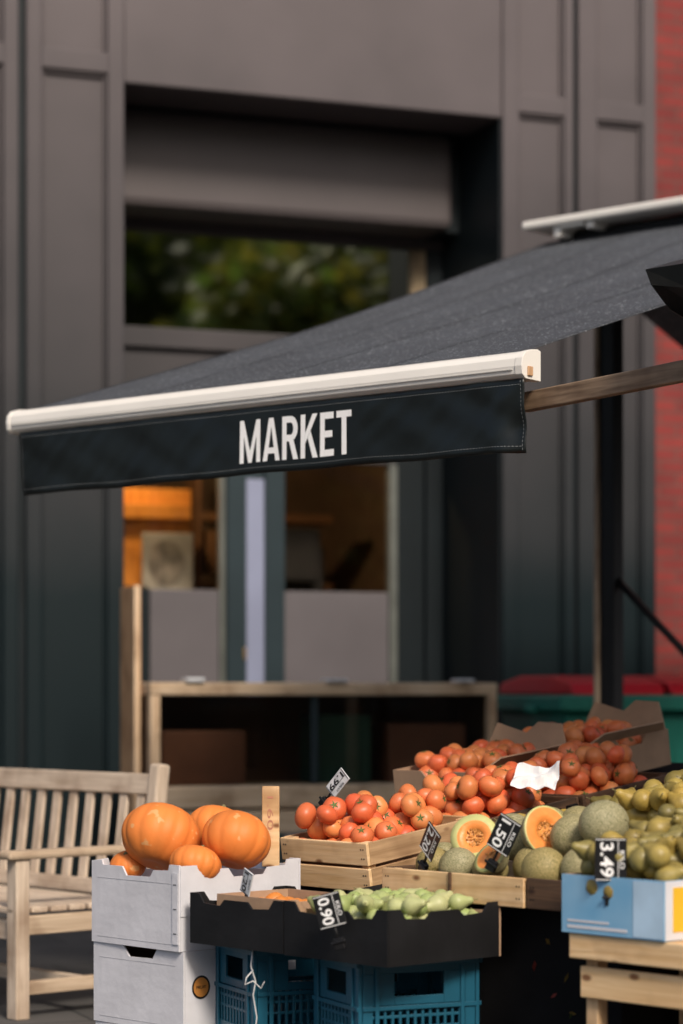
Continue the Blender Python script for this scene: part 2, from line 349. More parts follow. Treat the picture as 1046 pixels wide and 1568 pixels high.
BR = group('brick_building', frame(0, 14, 0, 21))
boxes('brick_wall', [(2.06, 12, .10, .6, 0, TOP)], BRICK, BR, 0)
boxes('brick_plinth', [(2.062, 12, .04, .098, 0, .5)], KERB, BR, .01)

OB = group('added_terrace', frame(0, 14, 0, 21))  # unseen terrace across the street, added to block low sky light
boxes('walls', [(-30, 30, -38, -30, -.12, 8.5)], BRICK2, OB, 0)
wn = [(x, x+1.1, -29.99, -29.9, z, z+1.7) for x in range(-28, 28, 3) for z in (1, 4.3)]
boxes('windows', wn, mat('window_dark', (.05, .06, .07), .1), OB, .01)
boxes('sills', [(a-.1, b+.1, -29.98, -29.8, z0-.12, z0-.002) for a, b, c, d, z0, z1 in wn], KERB, OB, .01)
boxes('parapet', [(-30, 30, -38, -29.7, 8.502, 8.9)], KERB, OB, .02)

def tree(x, y, H, R, seed, n=7500):
    rnd = random.Random(seed)
    g = group('street_tree', frame(x, y, -.12))
    tube('trunk', [(0,0,0), (.05,.02,H*.25), (-.05,.05,H*.45), (0,0,H*.75)], [.22,.17,.13,.05], BARK, g, 10)
    cl = []
    for i in range(34):
        th = rnd.random()*2*pi; ph = math.asin(rnd.uniform(-.8, 1)); rr = R*rnd.uniform(.3, 1)
        c = Vector((cos(th)*cos(ph)*rr, sin(th)*cos(ph)*rr, H*.60+sin(ph)*rr*1.1)); cl.append((c, rnd.uniform(.45, .85)*R*.5, rnd.choice([.25,.4,.6,1.0,1.9])))
        if i < 10: tube('limb_%d' % i, [(0, 0, H*rnd.uniform(.35, .55)), tuple(c*.5+Vector((0,0,H*.28))), tuple(c)], [.08,.05,.015], BARK, g, 6)
    V=[];F=[];C=[]
    for i in range(n):
        c, r, br = rnd.choice(cl); d = Vector((rnd.gauss(0,1), rnd.gauss(0,1), rnd.gauss(0,1))); d = d.normalized()*r*rnd.random()**.4
        p = c+d; a = Vector((rnd.gauss(0,1), rnd.gauss(0,1), rnd.gauss(0,.6))).normalized(); b = a.orthogonal().normalized(); s = rnd.uniform(.12,.22)
        k=len(V); V += [p-a*s, p+b*s*.6, p+a*s, p-b*s*.6]; F.append((k,k+1,k+2,k+3))
        t = rnd.random(); C += [(.08*br+.10*t*br, .13*br+.04*t, .02*br)]*4
    mobj('crown', V, F, LEAF, g, colors=C)
for i, (a, b, h_, r_) in enumerate([(11.5,1.5,7.5,3.0),(16,1.0,9.5,3.6),(10.5,-5,9,3.4),(15.5,-6,11,4.4),(21,-3,12,4.6),(19,-11,13,5),(26,-9,14,5.5),(24,1,9,3.6),(13,-12,12,4.6),(31,-5,14,5.5)]): tree(a, b, h_, r_, i+1)

# ------------------------------------------------------------------ awning
AW = group('market_awning', frame(-1.245, 9.25, 0, -41.7))
LEN = 2.47; RUN = 3.3; SL = .333
V=[];F=[];nx=60;ny=44
def czf(x, y): 
    s = -.035*sin(pi*y/RUN)*(1+.15*sin(x*5)) + .005*sin(x*21+y*2)*sin(pi*y/RUN)+.004*noise.noise(Vector((x*3,y*1.4,0)))
    return 2.272+SL*y+s
for j in range(ny+1):
    for i in range(nx+1):
        x=.055+(LEN-.11)*i/nx; y=.01+RUN*j/ny; V.append((x,y,czf(x,y)))
for j in range(ny):
    for i in range(nx):
        a=j*(nx+1)+i; F.append((a,a+1,a+nx+2,a+nx+1))
o=mobj('canopy_fabric',V,F,CANOPY,AW,smooth=True); so=o.modifiers.new('s','SOLIDIFY'); so.thickness=.003
V=[(v[0], 2*RUN+.12-v[1], v[2]) for v in V]
o=mobj('canopy_fabric_far',V,F,CANOPY,AW,smooth=True); so=o.modifiers.new('s','SOLIDIFY'); so.thickness=.003
SEAM=mat('seam_thread',(.030,.032,.036),.8)
for k,xs in enumerate([.07,.66,1.25,1.84,2.40]):
    V=[];F=[]
    for j in range(ny+1):
        y=.02+RUN*j/ny
        for dx in (-.004,.004): V.append((xs+dx,y,czf(xs,y)+.0035))
    for j in range(ny): F.append((2*j,2*j+1,2*j+3,2*j+2))
    mobj('seam_%d'%k,V,F,SEAM,AW)
prof=[(.045,2.185),(-.03,2.188),(-.046,2.20),(-.05,2.225),(-.046,2.25),(-.03,2.268),(0,2.277),(.03,2.28),(.045,2.275)]
def extr(name,prof,x0,x1,m,bev=.002):
    n=len(prof); V=[(x0,p[0],p[1]) for p in prof]+[(x1,p[0],p[1]) for p in prof]
    F=[tuple(range(n)),tuple(range(2*n-1,n-1,-1))]+[((i+1)%n,i,i+n,(i+1)%n+n) for i in range(n)]
    return mobj(name,V,F,m,AW,bevel=bev)
extr('front_bar',prof,.02,LEN-.03,WHITEM)
cap=[(p[0]*1.05,2.232+(p[1]-2.232)*1.06) for p in prof]
extr('end_cap',cap,0,.019,WHITEM); extr('end_cap_right',cap,LEN-.029,LEN,WHITEM)
boxes('cap_socket',[(LEN+.001,LEN+.006,-.025,.0,2.195,2.225)],PLY,AW,.002)
boxes('bar_groove',[(.03,LEN-.04,-.0522,-.047,2.213,2.2155)],mat('groove',(.45,.44,.42),.5),AW,0)
VX0,VX1=.062,LEN-.004; ZT,ZB=2.186,1.952
def wav(x,z):
    t=(ZT-z)/(ZT-ZB); e=max(0,(x-2.15)/.3); f=max(0,(.2-x)/.2)
    return t*(.007*sin(x*4.1)+.004*sin(x*9.7+1.2))+t*e*e*(.020*sin(x*34))+t*f*.02
def hem(x): return (.012*sin(x*2.3+.5)+.006*sin(x*13))*.35
def pucker(x,z):
    e=1+max(0,min(1,(x-1.9)/.4))*.9
    return e*(.0055*noise.noise(Vector((x*5+z*9,z*3,3)))+.003*noise.noise(Vector((x*14-z*16,z*7,0))))
def lvl(x): return 1 if not(1.2<x<1.78) else .15
V=[];F=[];nx=220;nz=16
for j in range(nz+1):
    for i in range(nx+1):
        x=VX0+(VX1-VX0)*i/nx; z=ZT-(ZT-ZB)*j/nz
        V.append((x,-.036+wav(x,z)+lvl(x)*pucker(x,z),z-hem(x)*j/nz))
for j in range(nz):
    for i in range(nx):
        a=j*(nx+1)+i; F.append((a,a+1,a+nx+2,a+nx+1))
o=mobj('valance',V,F,VAL,AW,smooth=True); so=o.modifiers.new('s','SOLIDIFY'); so.thickness=.002
V=[];F=[]
def stitch(x0,z0,x1,z1,step=.012):
    L=sqrt((x1-x0)**2+(z1-z0)**2); n=int(L/step)
    for i in range(n):
        ta=i/n; tb=(i+.6)/n
        pa=(x0+(x1-x0)*ta,z0+(z1-z0)*ta); pb=(x0+(x1-x0)*tb,z0+(z1-z0)*tb)
        dx,dz=(0,.0009) if abs(x1-x0)>abs(z1-z0) else (.0009,0)
        k=len(V)
        for p,s in ((pa,-1),(pb,-1),(pb,1),(pa,1)):
            x=p[0]+dx*s; z=p[1]+dz*s; t=(ZT-z)/(ZT-ZB)
            V.append((x,-.0393+wav(x,z)+lvl(x)*pucker(x,z),z-hem(x)*t))
        F.append((k,k+1,k+2,k+3))
stitch(VX0+.01,ZB+.022,VX1-.01,ZB+.022); stitch(VX0+.01,ZT-.018,VX1-.01,ZT-.018)
for xx in (VX0+.012,VX1-.012): stitch(xx,ZT-.005,xx,ZB+.005)
mobj('stitches',V,F,THREAD,AW)
st_=.155; hs=.15
def ring(cx,cy,rx,ry,a0,a1,t,n=10):
    out=[]
    for i in range(n):
        a=a0+(a1-a0)*i/n; b=a0+(a1-a0)*(i+1)/n
        out.append([(cx+(rx-t)*cos(a),cy+(ry-hs)*sin(a)),(cx+rx*cos(a),cy+ry*sin(a)),(cx+rx*cos(b),cy+ry*sin(b)),(cx+(rx-t)*cos(b),cy+(ry-hs)*sin(b))])
    return out
def rect(x0,y0,x1,y1): return [(x0,y0),(x1,y0),(x1,y1),(x0,y1)]
G={}
G['M']=(.72,[rect(0,0,.14,1),rect(.58,0,.72,1),[(.14,1),(.14,.62),(.30,0),(.36,.28)],[(.58,1),(.36,.28),(.42,0),(.58,.62)],[(.30,0),(.42,0),(.36,.28)]])
G['A']=(.60,[[(0,0),(.155,0),(.30,.80),(.22,1)],[(.60,0),(.38,1),(.30,.80),(.445,0)],[(.22,1),(.30,.80),(.38,1)],[(.185,.17),(.415,.17),(.39,.31),(.21,.31)]])
G['R']=(.56,[rect(0,0,st_,1),rect(st_,1-hs,.30,1),rect(st_,.42,.30,.42+hs)]+ring(.30,.71,.24,.29,-pi/2,pi/2,st_)+[[(.24,.42),(.40,.44),(.56,0),(.39,0)]])
G['K']=(.58,[rect(0,0,st_,1),[(st_,.34),(st_,.58),(.40,1),(.57,1)],[(.24,.46),(.335,.62),(.59,0),(.415,0)]])
G['E']=(.46,[rect(0,0,st_,1),rect(st_,1-hs,.45,1),rect(st_,.43,.41,.43+hs),rect(st_,0,.46,hs)])
G['T']=(.50,[rect(0,1-hs,.50,1),rect(.17,0,.33,1-hs)])
V=[];F=[];W=sum(G[c][0] for c in 'MARKET')+.085*5; xx=0; hgt=.150; sx=.515/W; lay=0
for c in 'MARKET':
    for poly in G[c][1]:
        lay=(lay+1)%4; k=len(V)
        for (px,py) in poly:
            x=1.232+(xx+px)*sx; z=1.992+py*hgt; t=(ZT-z)/(ZT-ZB)
            V.append((x,-.0400-lay*.0001+wav(x,z)+.15*pucker(x,z),z-hem(x)*t))
        F.append(tuple(range(k,k+len(poly))))
    xx+=G[c][0]+.085
mobj('market_lettering',V,F,WHITEP,AW)
boxes('ridge_cover',[(.03,LEN+.05,RUN-.17,RUN+.30,3.412,3.452)],WHITEM,AW,.012)
boxes('ridge_cassette',[(.16,LEN,RUN-.04,RUN+.16,3.345,3.398)],BLKM,AW,.02)
boxes('ridge_brackets',[(.20,.24,RUN-.14,RUN+.1,3.36,3.411),(.24,.38,RUN-.15,RUN-.1,3.397,3.411),(.39,.43,RUN-.14,RUN+.1,3.38,3.411)],WHITEM,AW,.004)
boxes('post',[(.37,.45,RUN+.0,RUN+.08,0,3.344)],BLKM,AW,.004)
boxes('post_weathered_strip',[(.346,.368,RUN-.02,RUN+.05,0.1,3.25)],GREYW,AW,.003)
boxes('post_far',[(2.1,2.18,RUN+.0,RUN+.08,0,3.344)],BLKM,AW,.004)
tube('brace',[(.42,RUN+.04,1.75),(1.3,RUN+.04,.95),(1.6,RUN+.04,.1)],.018,BLKM,AW)
def beam(name,a,b,w,h,m,parent):
    a=Vector(a);b=Vector(b);d=(b-a);L=d.length; q=d.to_track_quat('X','Z').to_matrix().to_4x4()
    return boxes(name,[(0,L,-w/2,w/2,-h/2,h/2)],m,parent,.004,Matrix.Translation(a)@q)
AWi=frame(-1.245,9.25,0,-41.7).inverted()
p0=AWi@Vector((.585,7.72,2.125)); p1=AWi@Vector((1.30,6.75,2.165)); p2=AWi@Vector((2.4,9.8,3.1))
beam('folding_arm_front',p0,p1,.035,.062,ARMW,AW); beam('folding_arm_rear',p1,p2,.035,.06,ARMW,AW)

PB=group('black_parasol',frame(1.98,7.0,0.012,0))
V=[(0,0,2.72)];F=[]
n=8;R=1.1
for i in range(n*4):
    a=2*pi*i/(n*4)+pi; rr=R*(cos(pi/n)/cos((i%4)*2*pi/(n*4)-pi/n)); V.append((rr*cos(a),rr*sin(a),2.395+(.018 if i%4==0 else 0)))
for i in range(n*4): F.append((0,1+i,1+(i+1)%(n*4)))
k=len(V)
for i in range(n*4):
    x,y,z=V[1+i]; s=(i%4)/4; V.append((x*.985,y*.985,z-.045-.025*sin(pi*s)**2- (.012 if i%2 else 0)))
for i in range(n*4): F.append((1+i,k+i,k+(i+1)%(n*4),1+(i+1)%(n*4)))
o=mobj('canopy',V,F,VAL,PB); so=o.modifiers.new('s','SOLIDIFY'); so.thickness=.003
tube('pole',[(0,0,0),(0,0,2.7)],.022,BLKM,PB)
boxes('base',[(-.25,.25,-.25,.25,-.01,.08)],BLKM,PB,.01)
for i in range(8):
    a=2*pi*i/8+pi; tube('rib_%d'%i,[(0,0,2.69),(R*.98*cos(a),R*.98*sin(a),2.395)],.006,BLKM,PB,6)

# ------------------------------------------------------------------ bench
BE=group('garden_bench',Matrix(((-.669,-.743,0,-.745),(.743,-.669,0,9.25),(0,0,1,-.012),(0,0,0,1))))
Lb=1.55
tl=Matrix.Rotation(radians(7),4,'X')
boxes('legs',[(-.03,.035,-.03,.03,0.012,.42),(Lb-.03,Lb+.035,-.03,.03,0.012,.42),(-.03,.035,.56,.62,0.012,.60),(Lb-.03,Lb+.035,.56,.62,0.012,.60)],TEAKZ,BE,.006)
T=Matrix.Translation((0,0,.40))@tl
boxes('back_posts',[(-.03,.035,-.03,.03,0,.54,T),(Lb-.03,Lb+.035,-.03,.03,0,.54,T)],TEAKZ,BE,.012)
boxes('back_rails',[(.036,Lb-.031,-.015,.02,.42,.50,T),(.036,Lb-.031,-.015,.02,.02,.08,T)],TEAKX,BE,.006)
n=13
boxes('back_slats',[(.05+i*(Lb-.1)/n+.02,.05+i*(Lb-.1)/n+.068,-.006,.010,.08,.42,T) for i in range(n)],TEAKZ,BE,.003)
boxes('armrests',[(-.045,.04,-.02,.66,.60,.632),(Lb-.04,Lb+.045,-.02,.66,.60,.632)],TEAKY,BE,.012)
boxes('seat_slats',[(-.01,Lb+.01,.04+i*.085,.11+i*.085,.40,.422) for i in range(7)],TEAKX,BE,.005)
boxes('seat_rails',[(.036,Lb-.031,.565,.60,.30,.375)],TEAKX,BE,.005)
boxes('side_rails',[(-.02,.02,.031,.559,.32,.39),(Lb-.02,Lb+.02,.031,.559,.32,.39),(-.02,.02,.031,.559,.10,.15),(Lb-.02,Lb+.02,.031,.559,.10,.15)],TEAKY,BE,.005)
boxes('stretcher',[(.02,Lb-.02,.28,.32,.10,.15)],TEAKX,BE,.005)

# ------------------------------------------------------------------ counter, board, bin
CT=group('display_counter',frame(0,14,0,21))
u0,u1,w0=-1.507,.442,-1.2
boxes('top_frame',[(u0,u1,w0,w0+.5,1.185,1.25)],PLYX,CT,.006)
boxes('posts',[(u0+.002,u0+.055,w0+.002,w0+.06,.45,1.184),(u1-.050,u1-.003,w0+.002,w0+.06,.45,1.184)],PLYZ,CT,.005)
boxes('bottom_planks',[(u0-.02,u1+.02,w0-.03,w0+.5,.60,.715),(u0-.02,u1+.02,w0-.03,w0+.5,.47,.585)],PLYX,CT,.008)
boxes('legs',[(u0,u0+.07,w0,w0+.07,0,.469),(u1-.07,u1,w0,w0+.07,0,.469),(u0,u0+.07,w0+.42,w0+.49,0,.469),(u1-.07,u1,w0+.42,w0+.49,0,.469)],PLYZ,CT,.005)
boxes('divider',[(-.62,-.58,w0+.03,w0+.06,.72,1.184)],PAINT_M,CT,.003)
boxes('cabinet_back',[(u0+.02,u1-.02,w0+.44,w0+.49,.716,1.184)],mat('cabinet_inside',(.10,.05,.028),.6,.5,2),CT,0)
boxes('cabinet_ends',[(u0+.01,u0+.03,w0+.065,w0+.43,.716,1.184),(u1-.03,u1-.01,w0+.065,w0+.43,.716,1.184)],mat('cabinet_end',(.10,.06,.035),.6),CT,0)
boxes('cabinet_glass',[(u0+.07,-.621,w0+.035,w0+.041,.72,1.18),(-.579,u1-.057,w0+.035,w0+.041,.72,1.18)],glass('cab_glass',.12,(.8,.8,.76)),CT,0)
boxes('stored_boxes',[(u0+.1,-.95,w0+.12,w0+.4,.717,1.0),(-.15,.3,w0+.10,w0+.42,.717,1.03)],[mat('stored_brown',(.26,.11,.07),.6)],CT,.01)
boxes('stored_crate',[(-.55,-.25,w0+.10,w0+.4,.717,1.08)],[mat('stored_green',(.03,.10,.08),.6)],CT,.01)
boxes('clamps',[(-1.32,-1.22,w0-.02,w0+.08,1.252,1.275),(-.55,-.43,w0-.02,w0+.08,1.252,1.272),(.2,.3,w0-.02,w0+.08,1.252,1.272)],CLEARP,CT,.006)
PP=group('plywood_board',frame(0,14,0,21))
boxes('board',[(-1.552,-1.512,-1.05,-.80,0,1.745)],PLY,PP,.004)
boxes('board_edge',[(-1.555,-1.525,-1.075,-1.052,.0,1.75)],PLYZ,PP,.002)

BN=group('wheelie_bin',frame(0,14,0,21))
bu0,bu1=.66,1.92; bw0,bw1=-1.55,-.65
V=[(bu0+.13,bw0+.12,.15),(bu1-.13,bw0+.12,.15),(bu1-.13,bw1-.12,.15),(bu0+.13,bw1-.12,.15),(bu0+.03,bw0+.03,1.10),(bu1-.03,bw0+.03,1.10),(bu1-.03,bw1-.03,1.10),(bu0+.03,bw1-.03,1.10)]
mobj('body',V,BF,BING,BN,bevel=.03)
boxes('rim',[(bu0-.04,bu1+.04,bw0-.05,bw1+.04,1.10,1.185)],BING,BN,.015)
V=[];F=[]
pr=[(bw0-.03,1.187),(bw0+.02,1.25),(bw0+.25,1.29),(bw1-.25,1.29),(bw1,1.25),(bw1+.02,1.187)]
for a,b in ((bu0+.05,bu0+.60),(bu0+.64,bu1-.03)):
    k=len(V);n=len(pr);V+=[(a,p[0],p[1]) for p in pr]+[(b,p[0],p[1]) for p in pr]
    F+=[tuple(k+i for i in range(n)),tuple(k+i for i in range(2*n-1,n-1,-1))]+[(k+(i+1)%n,k+i,k+i+n,k+(i+1)%n+n) for i in range(n)]
mobj('lid',V,F,BINR,BN,bevel=.012)
boxes('body_ribs',[(bu0+.3+i*.2,bu0+.33+i*.2,bw0+.045,bw0+.08,.35,1.09) for i in range(4)],BING,BN,.008)
boxes('handles',[(bu0-.09,bu0-.045,bw0+.2,bw0+.3,1.09,1.13)],BING,BN,.01)
for i,(a,b) in enumerate([(bu0+.2,bw0+.2),(bu1-.2,bw0+.2),(bu0+.2,bw1-.2),(bu1-.2,bw1-.2)]):
    cv,cf,_=lathe([(0,-.025,0),(.08,-.025,0),(.08,.025,0),(0,.025,0)],16)
    mobj('wheel_%d'%i,cv,cf,BLKM,BN,Matrix.Translation((a,b,.08))@Matrix.Rotation(pi/2,4,'Y'))

# ------------------------------------------------------------------ stall goods
SA=-48.
def S(u,v,h,rz=0,rx=0,ry=0):
    M=frame(.12,6.25,0,SA)@Matrix.Translation((u,v,h))
    return M@Matrix.Rotation(radians(rz),4,'Z')@Matrix.Rotation(radians(rx),4,'X')@Matrix.Rotation(radians(ry),4,'Y')
def wallset(e,w,d,h,t,fo,so_,m,mi=None):
    slab('front_wall',fo,t,Matrix(),m,e)
    slab('back_wall',fo,t,Matrix.Translation((0,d-t,0)),mi or m,e)
    slab('left_wall',so_,t,Matrix.Translation((t,t+.001,0))@Matrix.Rotation(pi/2,4,'Z'),mi or m,e)
    slab('right_wall',so_,t,Matrix.Translation((w,t+.001,0))@Matrix.Rotation(pi/2,4,'Z'),m,e)
    boxes('floor',[(t+.001,w-t-.001,t+.001,d-t-.001,.002,.008)],mi or m,e,0)
def outline(w,h,kind):
    if kind=='white': return [(0,0),(w,0),(w,h+.012),(w-.045,h+.012),(w-.05,h-.005),(w-.12,h-.008),(w-.135,h-.028),(w-.25,h-.03),(w-.27,h-.004),(.055,h-.004),(.05,h+.010),(0,h+.006)]
    if kind=='hole': return [(0,0),(w,0),(w,h),(w-.12,h),(w-.14,h-.03),(w-.25,h-.032),(w-.28,h),(0,h)]
    if kind=='black': return [(0,0),(w,0),(w,h+.008),(w-.04,h+.008),(w-.06,h-.018),(w*.5+.07,h-.022),(w*.5+.05,h-.004),(w*.5-.05,h-.004),(w*.5-.07,h-.022),(.06,h-.018),(.04,h+.008),(0,h+.008)]
    return [(0,0),(w,0),(w,h),(0,h)]
def carton(name,M,w,d,h,kind,m,mi=None,t=.006):
    e=group(name,M); wallset(e,w,d,h,t,outline(w,h,kind),outline(d-2*t-.002,h,kind),m,mi); return e
def wcrate(name,M,w,d,h,mx,my,slats=2,t=.012):
    e=group(name,M); g_=.008; sh=(h-g_*(slats-1))/slats; A=[];Bx=[]
    for i in range(slats):
        z0=i*(sh+g_); j=random.uniform(-.002,.002)
        A+=[(0,w,0,t,z0,z0+sh+j),(0,w,d-t,d,z0,z0+sh)]; Bx+=[(.001,t-.001,t+.001,d-t-.001,z0,z0+sh),(w-t+.001,w-.001,t+.001,d-t-.001,z0,z0+sh+j)]
    boxes('end_slats',A,mx,e,.003); boxes('side_slats',Bx,my,e,.003)
    boxes('corner_posts',[(a,a+.03,b,b+.03,.003,h-.003) for a in (t+.001,w-t-.031) for b in (t+.001,d-t-.031)],mx,e,.003)
    boxes('base_boards',[(t+.001,w-t-.001,t+.035,d-t-.035,.003,.009)],my,e,0)
    nl=[(a,a+.004,-.0008,0.,z+sh*q-.002,z+sh*q+.002) for a in (.014,.024,w-.028,w-.018) for z in [i*(sh+g_) for i in range(slats)] for q in (.3,.7)]
    boxes('nails',nl,BLKM,e,0)
    return e
for i,(hh,k) in enumerate([(.458,'white'),(.222,'hole'),(-.0,'hole')]):
    e=carton('white_produce_box',S(-1.293+.004*i,0.0+.004*i,hh,rz=(0,1.2,-1)[i]),.42,.46,.235 if i<2 else .22,k,CARDW,CARDI if i else CARDW)
    if i==1:
        cv,cf,ci=lathe([(.0001,0,0),(.028,0,0)],24)
        mobj('round_label',cv,cf,ORST,e,Matrix.Translation((.4215,.065,.13))@Matrix.Rotation(pi/2,4,'Y'))
        cv,cf,ci=lathe([(.028,0,0),(.034,0,0)],24)
        mobj('round_label_rim',cv,cf,SIGNB,e,Matrix.Translation((.4215,.065,.13))@Matrix.Rotation(pi/2,4,'Y'))
        textmesh('label_print','FRUIT',.036,.009,SIGNB,e,Matrix.Translation((.4222,.065,.13))@Matrix.Rotation(pi/2,4,'Z'))
    if i==0:
        boxes('seam_flaps',[(.392,.4185,-.003,-.001,.02,.225)],CARDW,e,.0)
        boxes('corner_fold',[(.4205,.423,.004,.09,.10,.245)],CARDW,e,.0)
        boxes('staples',[(.398,.412,-.0042,-.0034,z,z+.002) for z in (.05,.12,.19)],BLKM,e,0)
    boxes('edge_creases',[(.03,.385,-.0008,-.0002,.018,.0195),(.03,.385,-.0008,-.0002,.192,.1932)],mat('crease_%d'%i,(.50,.50,.52),.8),e,0)
def pumpkin(u,v,h,R,rz,sq=.8,tilt=0,nr=6.5):
    def f(p):
        a=math.atan2(p.y,p.x); c=sqrt(max(0,1-p.z*p.z)); q=abs(cos(a*nr+.3*sin(a*2)+.2*sin(a*3+u*9))) 
        rib=1-.045*(1-q)**1.5*(c**.4)+.02*sin(a*2+u*5)
        dip=.16*math.exp(-((c)/.28)**2)
        return (p.x*R*rib,p.y*R*rib,(p.z-math.copysign(dip,p.z))*R*sq)
    V,F=sphere(96,32,f); e=group('pumpkin',S(u,v,h,0,tilt,tilt*.3)@Matrix.Rotation(radians(rz),4,'Z'))
    mobj('shell',V,F,PUMP,e,smooth=True)
    tube('stem',[(0,0,R*sq*.80),(0,.002,R*sq*.90),(.008,.004,R*sq*.96),(.014,.0,R*sq*1.0)],[R*.15,R*.09,R*.07,R*.08],STEM,e,7)
pumpkin(-1.11,.12,.772,.118,20,.84,-28); pumpkin(-.925,.255,.766,.102,80,.84,-24,5.5); pumpkin(-1.15,.36,.785,.09,10,.8,-20); pumpkin(-.93,.105,.700,.076,50,.75,-20); pumpkin(-1.2,.065,.685,.055,0,.8,20); pumpkin(-1.03,.36,.74,.08,5)
carton('black_produce_box',S(-.822,0,.489),.405,.36,.135,'black',CARDB,CARDB)
carton('black_produce_box',S(-.412,0,.487),.41,.42,.14,'black',CARDB,CARDI)
carton('brown_produce_box',S(-.80,.08,.50),.36,.27,.125,'plain',CARDI,CARDI)
def tomf(p):
    a=math.atan2(p.y,p.x); c=sqrt(max(0,1-p.z*p.z)); r=1+.03*cos(5*a)*c
    return (p.x*r,p.y*r,p.z*.83-(.12*math.exp(-(c/.3)**2) if p.z>0 else 0))
TV,TF=sphere(20,12,tomf)
CV=[];CF=[]
for i in range(5):
    a=2*pi*i/5; k=len(CV)
    CV+=[Vector((0,0,.74)),Vector((.16*cos(a-.5),.16*sin(a-.5),.76)),Vector((.40*cos(a),.40*sin(a),.80)),Vector((.16*cos(a+.5),.16*sin(a+.5),.76))]; CF.append((k,k+1,k+2,k+3))
def heap(M,x0,x1,y0,y1,z,r,layers,grow=0.,jit=.25,keep=1.,zf=None):
    out=[]
    for l in range(layers):
        m=l*r*grow; sx=r*1.9; sy=r*1.75; j=0; y=y0+r+m+(l%2)*r*.8
        while y<=y1-r-m+.001:
            x=x0+r+m+(j%2)*r+(l%2)*r*.5
            while x<=x1-r-m+.001:
                if random.random()<keep or l<layers-1:
                    jx=random.uniform(-jit,jit)*r; jy=random.uniform(-jit,jit)*r
                    zz=z+l*r*1.45+random.uniform(-.2,.3)*r+(zf(x,y) if zf else 0)
                    out.append(M@Matrix.Translation((x+jx,y+jy,zz)))
                x+=sx
            y+=sy; j+=1
    return out
def rr(M,r,s=.12):
    R=Matrix.Rotation(random.uniform(0,6.28),4,'Z')@Matrix.Rotation(random.uniform(-1.3,1.3),4,'X')@Matrix.Rotation(random.uniform(-1.,1.),4,'Y')
    k=r*random.uniform(1-s,1+s); return M@R@Matrix.Diagonal((k,k*random.uniform(.93,1.05),k,1))
def lie(M,r,s=.14):
    R=Matrix.Rotation(random.uniform(0,6.28),4,'Z')@Matrix.Rotation(radians(random.uniform(50,105)),4,'X')
    k=r*random.uniform(1-s,1+s); return M@R@Matrix.Diagonal((k,k,k,1))
def tcol():
    t=random.random(); a=random.uniform(.82,1.08)
    return ((.78+.06*t)*a,(.135+.17*t)*a,(.05+.045*t)*a)
TM=[]
tilt=8.
for k in range(3):
    v=.61+k*.475; h=.603+ (k*.475)*math.tan(radians(tilt))
    M=S(-1.12,v,h,rx=tilt)
    if k==0: wcrate('wooden_crate',M,.395,.46,.15,CRATEX,CRATEY,2)
    else: wcrate('wooden_crate',M,.395,.46,.13,CRATEDX,CRATED,2)
    TM+=heap(M,.015,.38,.015,.445,.105,.037,3,.22,.3,.65)
TM2=[rr(m,.038) for m in TM]
mass('tomatoes',[(TV,TF,0),(CV,CF,1)],TM2,[tcol() for _ in TM2],[TOM,CALYX])
def prism(name,u0,u1,v0,v1,ha,hb,m):
    e=group(name,S(0,0,0)); V=[(u0,v0,0.002),(u1,v0,0.002),(u1,v1,0.002),(u0,v1,0.002),(u0,v0,ha),(u1,v0,ha),(u1,v1,hb),(u0,v1,hb)]
    mobj('draped_frame',V,BF,m,e,bevel=.006)
prism('display_stand',-1.12,-.725,.66,2.05,.595,.79,CLOTH)
prism('display_stand',-1.60,-1.14,1.5,2.65,.78,.94,CLOTH)
prism('display_stand',-.715,.36,.50,1.6,.615,.72,CLOTH)
for k in range(2):
    carton('black_produce_box',S(-.70,.95+k*.5,.66+k*.07,rx=tilt),.30,.46,.10,'black',CARDB,CARDB)
MM=[]
for k in range(2): MM+=heap(S(-.70,.95+k*.5,.66+k*.07,rx=tilt),.02,.28,.02,.44,.045,.034,2,.2)
MM=[lie(m,.034) for m in MM]
for k in range(2):
    M=S(-1.58,1.52+k*.52,.80+k*.075,rx=tilt)
    e=carton('cardboard_carton',M,.42,.46,.13,'hole',CARDI,CARDI)
    slab('back_flap',[(0.01,0),(.41,0),(.36,.10),(.25,.105),(.20,.065),(.05,.10)],.005,Matrix.Translation((0,.455,.131))@Matrix.Rotation(radians(-20),4,'X'),CARDI,e)
    slab('side_flap',[(0.01,0),(.43,0),(.38,.055),(.06,.06)],.005,Matrix.Translation((.42,.01,.131))@Matrix.Rotation(pi/2,4,'Z')@Matrix.Rotation(radians(50),4,'X'),CARDI,e)
TMb=[]
for k in range(2): TMb+=heap(S(-1.58,1.52+k*.52,.80+k*.075,rx=tilt),.015,.40,.015,.44,.09,.038,2,.2)
TMb=[rr(m,.038) for m in TMb]
mass('tomatoes',[(TV,TF,0),(CV,CF,1)],TMb,[tcol() for _ in TMb],[TOM,CALYX])
def rumple(name,M,w,h,m,amp=.012,seed=0,n=14):
    V=[];F=[]
    for j in range(n+1):
        for i in range(n+1):
            x=(i/n-.5)*w; z=(j/n-.5)*h; V.append((x,amp*2*noise.noise(Vector((x*22+seed,z*22,seed)))+amp*cos(x*9),z+amp*noise.noise(Vector((x*15,z*5,seed+4)))))
    for j in range(n):
        for i in range(n): a=j*(n+1)+i; F.append((a,a+1,a+n+2,a+n+1))
    o=mobj(name,V,F,m,None,M,smooth=False); s=o.modifiers.new('s','SOLIDIFY'); s.thickness=.0015; return o
rumple('white_paper_bag',frame(.61,7.6,.945,-20,-50),.14,.11,PAPER,.016,2)
wcrate('wooden_crate',S(-.463,.41,.622),.555,.46,.082,CRATEX,CRATED,1)
e=wcrate('wooden_crate',S(.10,.412,.622),.255,.46,.082,CRATEDX,CRATED,1)
